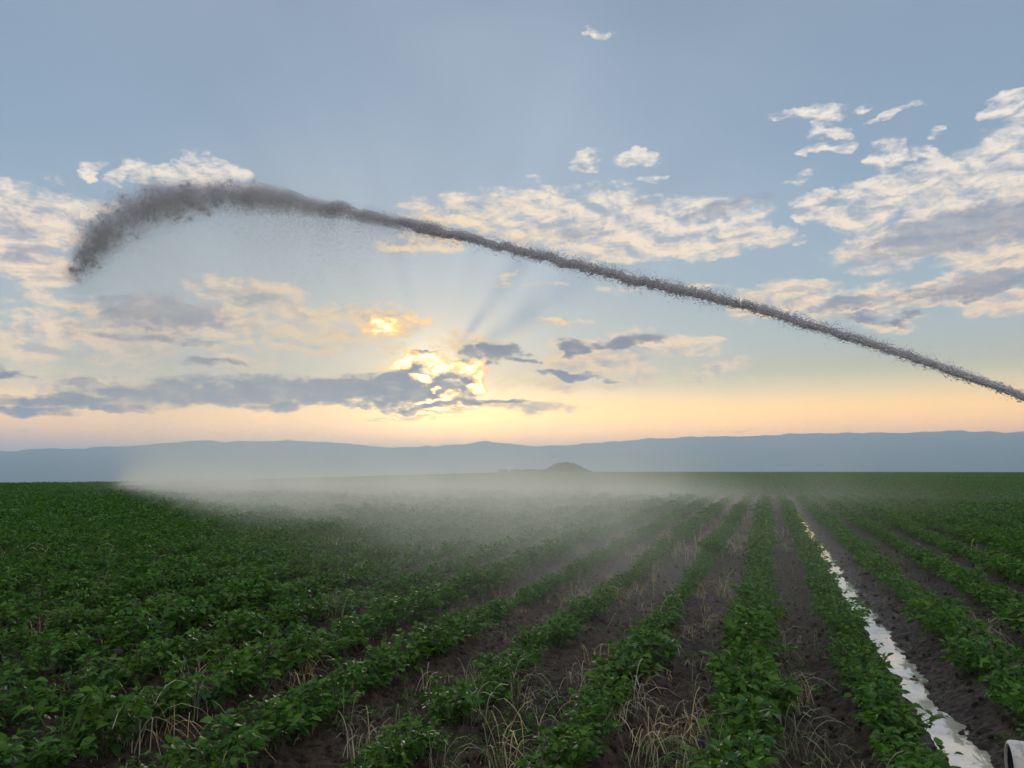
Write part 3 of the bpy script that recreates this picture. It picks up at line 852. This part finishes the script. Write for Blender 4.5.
# ================================================================== WATER JET
def build_jet():
    P0 = Vector((28 * math.sin(math.radians(42)), 28 * math.cos(math.radians(42)), 0))
    aE = math.radians(azel(72, 282)[0])
    E = Vector((66 * math.sin(aE), 66 * math.cos(aE), 0))
    e = (E - P0).normalized(); nrm = Vector((-e.y, e.x, 0))
    pix = [(1180, 462), (1090, 427), (1024, 397), (940, 367), (840, 333.5), (740, 304.5), (640, 281), (540, 255.5), (450, 234), (415, 226), (340, 211), (280, 203), (220, 200), (170, 206), (130, 219), (104, 238), (88, 258), (72, 281)]
    wid = [2.2, 3.0, 3.7, 4.2, 4.9, 5.8, 7.2, 7.4, 6.3, 6.0, 8.2, 12, 16, 19, 21, 19, 15, 7]      # half widths, photo pixels
    C, Wd = [], []
    for (px, py), wpx in zip(pix, wid):
        v = ray(px, py)
        k = nrm.dot(P0) / nrm.dot(v)
        p = v * k; C.append((p.x, p.y, p.z + CAM_H)); Wd.append(wpx / FPX * p.length)
    C = np.array(C); Wd = np.array(Wd); pxs = np.array([p[0] for p in pix], float)
    def at(u):       # u: fractional index; smooth by catmull-rom
        i = np.clip(np.floor(u).astype(int), 0, len(C) - 2); f = (u - i)[:, None]
        g = lambda j: C[np.clip(j, 0, len(C) - 1)]
        p0, p1, p2, p3 = g(i - 1), g(i), g(i + 1), g(i + 2)
        pos = .5 * (2 * p1 + (p2 - p0) * f + (2 * p0 - 5 * p1 + 4 * p2 - p3) * f ** 2 + (3 * p1 - p0 - 3 * p2 + p3) * f ** 3)
        tan = .5 * ((p2 - p0) + 2 * (2 * p0 - 5 * p1 + 4 * p2 - p3) * f + 3 * (3 * p1 - p0 - 3 * p2 + p3) * f ** 2)
        tan /= np.linalg.norm(tan, axis=1)[:, None]
        return pos, tan, np.interp(u, np.arange(len(C)), Wd)
    m, nt, b, o = material('spray_water')
    geo = nt.new('ShaderNodeNewGeometry')
    nt.set(b.inputs['Base Color'], nt.mix(geo.outputs['Random Per Island'], (.52, .51, .57), (.95, .94, 1.0)))
    b.inputs['Roughness'].default_value = .25; b.inputs['Specular IOR Level'].default_value = .5
    root = bpy.data.objects.new('water_jet', None); COL.objects.link(root)
    tag(root, 'long dark arc of irrigation water shooting across the sky and breaking into spray', 'water jet')
    OCT = np.array([(1, 0, 0), (-1, 0, 0), (0, 1, 0), (0, -1, 0), (0, 0, 1), (0, 0, -1)], float)
    OF = np.array([(0, 2, 4), (2, 1, 4), (1, 3, 4), (3, 0, 4), (2, 0, 5), (1, 2, 5), (3, 1, 5), (0, 3, 5)])
    TET = np.array([(1, 0, -.5), (-.5, .87, -.5), (-.5, -.87, -.5), (0, 0, 1)], float)
    TF = np.array([(0, 1, 3), (1, 2, 3), (2, 0, 3), (0, 2, 1)])
    def drops(name, pos, tan, ln, wd, shape, faces):
        n = len(pos); r = rng.normal(size=(n, 3))
        a = np.cross(tan, r); a /= np.linalg.norm(a, axis=1)[:, None]; bb = np.cross(tan, a)
        v = pos[:, None, :] + shape[None, :, 0, None] * (tan * ln[:, None])[:, None, :] + shape[None, :, 1, None] * (a * wd[:, None])[:, None, :] + shape[None, :, 2, None] * (bb * wd[:, None])[:, None, :]
        k = len(shape)
        f = faces[None] + (np.arange(n) * k)[:, None, None]
        return link(name, mesh_np(name, v.reshape(-1, 3), f.reshape(-1, 3), m, False), root)
    def frame(tan):
        up = np.tile(np.array([[0, 0, 1.0]]), (len(tan), 1))
        s = np.cross(tan, up); s /= np.linalg.norm(s, axis=1)[:, None]
        return s, np.cross(s, tan)
    # the solid stream: long filaments, clumped, plus flung droplets above and below
    n = 100000
    u = 9.4 * rng.uniform(0, 1, n) ** .93; n0 = n; pos, tan, w = at(u); w = w * sstep(9.35, 8.8, u) ** .5
    s, up = frame(tan)
    clump = .6 * vnoise(u * 30, u * 0 + 1.0, 5) + .8 * vnoise(u * 95, u * 0 + 2.0, 6)
    q = rng.uniform(0, 2 * PI, n); rad = np.where(rng.random(n) < .6, np.sqrt(rng.uniform(0, 1, n)) * .75, np.abs(rng.normal(size=n)) * .62) * w * (.85 + .45 * clump)
    wig = (vnoise(u * 9, u * 0 + 4, 8) * .5 + vnoise(u * 30, u * 0 + 4, 9) * .35) * w * sstep(1.0, 6.0, u)
    pos = pos + s * (np.cos(q) * rad)[:, None] + up * (np.sin(q) * rad + wig)[:, None]
    ln = rng.uniform(.015, .065, n); wd = rng.uniform(.006, .019, n)
    tan2 = tan + rng.normal(size=(n, 3)) * .45; tan2 /= np.linalg.norm(tan2, axis=1)[:, None]
    n2 = 13000
    u2 = 2.0 + 7.7 * rng.uniform(0, 1, n2) ** .6; p2, t2, w2 = at(u2); s2, up2 = frame(t2)
    burst = np.clip(vnoise(u2 * 14, u2 * 0 + 7, 12) + .5, 0, 1) ** 2
    off = w2 * (.65 + np.abs(rng.normal(size=n2)) * (.28 + .75 * burst)) * np.where(rng.random(n2) < .62, 1, -1)
    p2 = p2 + up2 * off[:, None] + s2 * (rng.normal(size=n2) * w2 * .6)[:, None]
    pos = np.concatenate([pos, p2]); tan2 = np.concatenate([tan2, t2 + rng.normal(size=(n2, 3)) * .5])
    tan2 /= np.linalg.norm(tan2, axis=1)[:, None]
    ln = np.concatenate([ln, rng.uniform(.008, .026, n2)]); wd = np.concatenate([wd, rng.uniform(.005, .013, n2)])
    drops('stream', pos, tan2, ln, wd, OCT, OF)
    # the plume: fine drops, dark along the top, thinning out below
    n = 440000
    ug = np.linspace(8.5, 17, 800); pg, _, wg = at(ug)
    dens = np.concatenate([[0], np.linalg.norm(np.diff(pg, axis=0), axis=1)]) * wg ** .8 * sstep(8.3, 9.6, ug) * sstep(17.2, 15.5, ug) ** .6
    dens *= .55 + .9 * np.clip(vnoise(ug * 6, ug * 0 + 2, 71) + .5, 0, 1)
    cdf = np.cumsum(dens); u = np.interp(rng.random(n), cdf / cdf[-1], ug)
    pos, tan, w = at(u); s, up = frame(tan)
    lump = .5 * vnoise(u * 4, u * 0 + 3, 21) + .55 * vnoise(u * 11, u * 0 + 5, 22)
    k = rng.random(n)
    off = np.where(k < .30, .25 + rng.normal(size=n) * .36, np.where(k < .50, .7 - rng.exponential(1.0, n) * 1.0, .5 - rng.exponential(1.0, n) * np.where(rng.random(n) < .6, 3.0, 8.0)))
    off = np.minimum(off, .85 + .25 * rng.normal(size=n) * (rng.random(n) < .3)) + lump * .9
    dn = np.array([0, 0, 1.0])
    pos = pos + np.where((off < -.9)[:, None], dn[None] * (off * w)[:, None], up * (off * w)[:, None]) + s * (rng.normal(size=n) * w * .6)[:, None]
    pos += np.array([[e.x, e.y, 0]]) * (np.where(off < 0, off * w * .5, 0) * -0.5)[:, None]
    # billows: most drops hang in round puffs, which leave a ragged outline
    npf = 520
    uc = np.interp(rng.random(npf), cdf / cdf[-1], ug); pc, tc, wc = at(uc); _, upc = frame(tc)
    oc = .22 + .28 * rng.normal(size=npf)
    pc = pc + upc * (oc * wc)[:, None] + rng.normal(size=(npf, 3)) * (wc * .25)[:, None]
    rc = wc * rng.uniform(.20, .50, npf)
    take = rng.random(n) < .38 * sstep(10.3, 12.5, u)
    order = np.argsort(uc); uc = uc[order]; pc = pc[order]; rc = rc[order]
    cid = np.clip(np.searchsorted(uc, u) + rng.integers(-14, 15, n), 0, npf - 1)
    dr = rng.normal(size=(n, 3)); dr /= np.linalg.norm(dr, axis=1)[:, None]
    dr *= (np.abs(rng.normal(size=n)) * .62)[:, None]
    puff = pc[cid] + dr * rc[cid][:, None]
    pos = np.where(take[:, None], puff, pos)
    off = np.where(take, 0, off)
    sz = rng.uniform(.009, .021, n) * (1 - .35 * (off < -.8))
    drops('spray_plume', pos, tan, sz * 1.5, sz, TET, TF)
    return C, e, nrm, P0, E
JC, JE, JN, JP0, JEND = build_jet()

# ================================================================== MIST drifting from the jet
def build_mist():
    m = bpy.data.materials.new('drifting_mist'); m.use_nodes = True
    nt = NT(m.node_tree); m.node_tree.nodes.clear()
    out = nt.new('ShaderNodeOutputMaterial'); pv = nt.new('ShaderNodeVolumePrincipled')
    nt.l.new(pv.outputs[0], out.inputs['Volume'])
    geo = nt.new('ShaderNodeNewGeometry'); P = geo.outputs['Position']
    x, y, z = nt.sep(P)
    wob = nt.noise(P, .13, 4, .6)
    lo = nt.math('POWER', 2.718, nt.math('DIVIDE', nt.math('MULTIPLY', nt.math('MAXIMUM', z, 0.0), -1.0), nt.math('ADD', 0.30, nt.math('MULTIPLY', wob, 1.0))))
    hi = nt.ss(z, 16.0, 2.0)
    def side(a, b, s0, s1):          # 0..1 going to the left of a->b
        ax, ay = a; bx, by = b; L = math.hypot(bx - ax, by - ay)
        nx, ny = -(by - ay) / L, (bx - ax) / L
        d = nt.math('ADD', nt.math('MULTIPLY', nt.math('SUBTRACT', x, ax), nx), nt.math('MULTIPLY', nt.math('SUBTRACT', y, ay), ny))
        return nt.ss(d, s0, s1)
    A, B, Cc = (-32.0, 60.0), (1.6, 4.0), (42.0, 34.0)
    near = side(A, B, -0.4, 3.0)
    right = side(B, Cc, 1.0, 26.0)
    left = side((-40.5, 81.0), A, 0.0, 3.0)
    right2 = side((2.0, 4.2), (16.0, 45.0), 0.0, 7.0)
    far = side((43, 34), (-38, 84), 0.0, 16.0)
    foot = nt.math('MULTIPLY', nt.math('MULTIPLY', near, right), nt.math('MULTIPLY', left, far))
    low = nt.math('MULTIPLY', nt.math('MULTIPLY', lo, MIST_LO), nt.math('ADD', 0.13, nt.math('MULTIPLY', right2, 0.87)))
    low = nt.math('ADD', low, nt.math('MULTIPLY', hi, MIST_HI))
    low = nt.math('MULTIPLY', nt.math('MULTIPLY', low, foot), nt.ss(wob, .30, .70, .08, 1.85))
    # the curtain that falls from the far half of the jet
    C, e, n, P0, E = JC, JE, JN, JP0, JEND
    d = nt.math('SUBTRACT', nt.vm('DOT_PRODUCT', P, tuple(n), out=1), float(n.dot(P0)))
    sheet = nt.math('POWER', 2.718, nt.math('MULTIPLY', nt.math('POWER', nt.math('DIVIDE', d, 4.0), 2.0), -1.0))
    streak = nt.noise(nt.vm('MULTIPLY', P, (.30, .30, .07)), 1.0, 4, .6)
    sheet = nt.math('MULTIPLY', sheet, nt.math('MULTIPLY', nt.ss(x, -3.0, -13.0), nt.ss(x, -33.0, -26.0)))
    sheet = nt.math('MULTIPLY', sheet, nt.math('MULTIPLY', nt.ss(z, 21.0, 15.5), nt.ss(z, 0.5, 12.0, .15, 1.0)))
    sheet = nt.math('MULTIPLY', nt.math('MULTIPLY', sheet, nt.ss(streak, .30, .70, .25, 1.7)), MIST_SHEET)
    # a breath of it blown ahead over the middle rows
    gx_ = nt.math('POWER', nt.math('DIVIDE', nt.math('SUBTRACT', x, 0.6), 3.0), 2.0); gy_ = nt.math('POWER', nt.math('DIVIDE', nt.math('SUBTRACT', y, 15.0), 5.5), 2.0)
    puff = nt.math('POWER', 2.718, nt.math('MULTIPLY', nt.math('ADD', nt.math('ADD', gx_, gy_), nt.math('MAXIMUM', z, 0.0)), -1.0))
    puff = nt.math('MULTIPLY', nt.math('MULTIPLY', puff, nt.ss(nt.noise(P, .45, 4, .6), .32, .68, .15, 1.65)), 0.105)
    low = nt.math('ADD', low, puff)
    dens = nt.math('ADD', low, sheet)
    nt.set(pv.inputs['Density'], dens)
    pv.inputs['Color'].default_value = (.94, .96, .91, 1); pv.inputs['Anisotropy'].default_value = .46
    pts = [(-38, 54), (1.2, 3.2), (43, 33), (43, 35), (-38, 90), (-42, 82)]
    n = len(pts)
    v = [(a, b, -.3) for a, b in pts] + [(a, b, 22) for a, b in pts]
    bm = bmesh.new(); vs = [bm.verts.new(q) for q in v]
    bm.faces.new(vs[:n][::-1]); bm.faces.new(vs[n:])
    for i in range(n):
        j = (i + 1) % n; bm.faces.new((vs[i], vs[j], vs[n + j], vs[n + i]))
    bmesh.ops.recalc_face_normals(bm, faces=bm.faces)
    me = bpy.data.meshes.new('mist'); bm.to_mesh(me); bm.free(); me.materials.append(m)
    tag(link('mist', me), 'pale veil of spray mist drifting low over the middle of the field', 'mist', kind='stuff')
MIST_LO, MIST_HI, MIST_SHEET = 0.17, 0.0022, 0.032
build_mist()

# ================================================================== AIR
def build_haze():
    m = bpy.data.materials.new('evening_air'); m.use_nodes = True
    nt = NT(m.node_tree); m.node_tree.nodes.clear()
    out = nt.new('ShaderNodeOutputMaterial'); pv = nt.new('ShaderNodeVolumePrincipled')
    nt.l.new(pv.outputs[0], out.inputs['Volume'])
    pv.inputs['Density'].default_value = HAZE_D
    pv.inputs['Color'].default_value = (.60, .80, 1.0, 1); pv.inputs['Anisotropy'].default_value = .32
    bm = bmesh.new(); bmesh.ops.create_cube(bm, size=1)
    lo, hi = Vector((-19500, -19500, -460)), Vector((19500, 19500, 560))
    for v in bm.verts: v.co = Vector([(lo[i] + hi[i]) / 2 + v.co[i] * (hi[i] - lo[i]) for i in range(3)])
    me = bpy.data.meshes.new('haze'); bm.to_mesh(me); bm.free(); me.materials.append(m)
    tag(link('haze', me), 'bluish evening air between the field and the hills', 'haze', kind='stuff')
HAZE_D = 1.6e-4
build_haze()

# ================================================================== FAR GROVE
def build_grove():
    m, nt, b, o = material('dark_grove_leaves')
    geo = nt.new('ShaderNodeNewGeometry')
    nt.set(b.inputs['Base Color'], nt.mix(geo.outputs['Random Per Island'], (.02, .04, .022), (.045, .075, .035)))
    b.inputs['Roughness'].default_value = .7
    D = 640.0
    def crown(a, c, rx, rz, n):
        for i in range(n):
            d = Vector((random.gauss(0, 1), random.gauss(0, 1), random.gauss(0, 1))).normalized() * random.uniform(.55, 1.0) ** .6
            p = c + Vector((d.x * rx, d.y * rx, d.z * rz))
            v, f = leaf_shape(1.1, .9, .4, .4, 3)
            a.add((place(v, p, random.uniform(0, 6.28), random.uniform(-.8, .8), random.uniform(-.8, .8)), f))
    def base_z(px): return -2.0
    random.seed(77)
    a = Acc()
    for i in range(46):
        px = random.uniform(545, 588); u = (px - 545) / 43
        top = 470.5 - 8.5 * max(.08, math.sin(PI * min(1, u * 1.02)) ** .8)
        v = ray(px, top + random.uniform(-.6, 2.6)); d = D + random.uniform(-15, 25)
        p = v * (d / v.y); tz = p.z + CAM_H
        crown(a, Vector((p.x, p.y, tz - 2.2)), random.uniform(2.0, 3.2), 2.4, 110)
        crown(a, Vector((p.x, p.y, tz - 5.5)), random.uniform(2.6, 3.6), 2.8, 80)
    for i in range(22):
        px = random.uniform(500, 548); v = ray(px, 469.6 - .8 * random.random()); p = v * (D / v.y)
        crown(a, Vector((p.x, p.y, p.z + CAM_H - 1.6)), 2.2, 1.6, 60)
    g = link('grove', a.mesh('grove', m)); tag(g, 'small wooded mound of trees far off at the field edge', 'grove', kind='stuff')
    # the one tree that sticks out
    v = ray(576.5, 464.5); p = v * ((D - 12) / v.y); top = p.z + CAM_H
    base = Vector((p.x, p.y, float(height(p.x, p.y))))
    root = bpy.data.objects.new('tree', None); COL.objects.link(root); root.location = base
    hh = top - base.z
    a = Acc()
    for j in range(5): crown(a, Vector((0, 0, hh * (.45 + .5 * j / 4) - .6)), 1.5 - .22 * j, 1.6, 70)
    link('crown', a.mesh('crown', m), root)
    t = Acc(); t.add(tube([Vector((0, 0, -.3)), Vector((.1, 0, hh * .5)), Vector((0, .1, hh * .95))], .28, .06, 8))
    link('trunk', t.mesh('trunk', mat_plain('bark', (.07, .055, .04), .8)), root)
    tag(root, 'narrow tree sticking up from the right flank of the far wooded mound', 'tree')
build_grove()

# ================================================================== CAMERA AND RENDER
cam = bpy.data.cameras.new('camera'); co = bpy.data.objects.new('camera', cam); COL.objects.link(co)
cam.sensor_width = 36; cam.lens = FPX / W * 36
cam.clip_start = .1; cam.clip_end = 120000
co.location = (0, 0, CAM_H); co.rotation_euler = (PI / 2 + PITCH, 0, 0)
scene.camera = co
vs = scene.view_settings
scene.display_settings.display_device = 'sRGB'
vs.view_transform = 'Standard'; vs.look = 'None'; vs.exposure = 0.3; vs.gamma = 1; vs.use_curve_mapping = False
scene.render.engine = 'CYCLES'
cy = scene.cycles
cy.use_denoising = True; cy.denoiser = 'OPENIMAGEDENOISE'; cy.denoising_input_passes = 'RGB_ALBEDO_NORMAL'
cy.max_bounces = 5; cy.diffuse_bounces = 2; cy.glossy_bounces = 2; cy.transmission_bounces = 3; cy.transparent_max_bounces = 8; cy.volume_bounces = 2
cy.sample_clamp_indirect = 4; cy.volume_step_rate = 1.0; cy.volume_max_steps = 256
cy.use_adaptive_sampling = True; cy.adaptive_threshold = .02
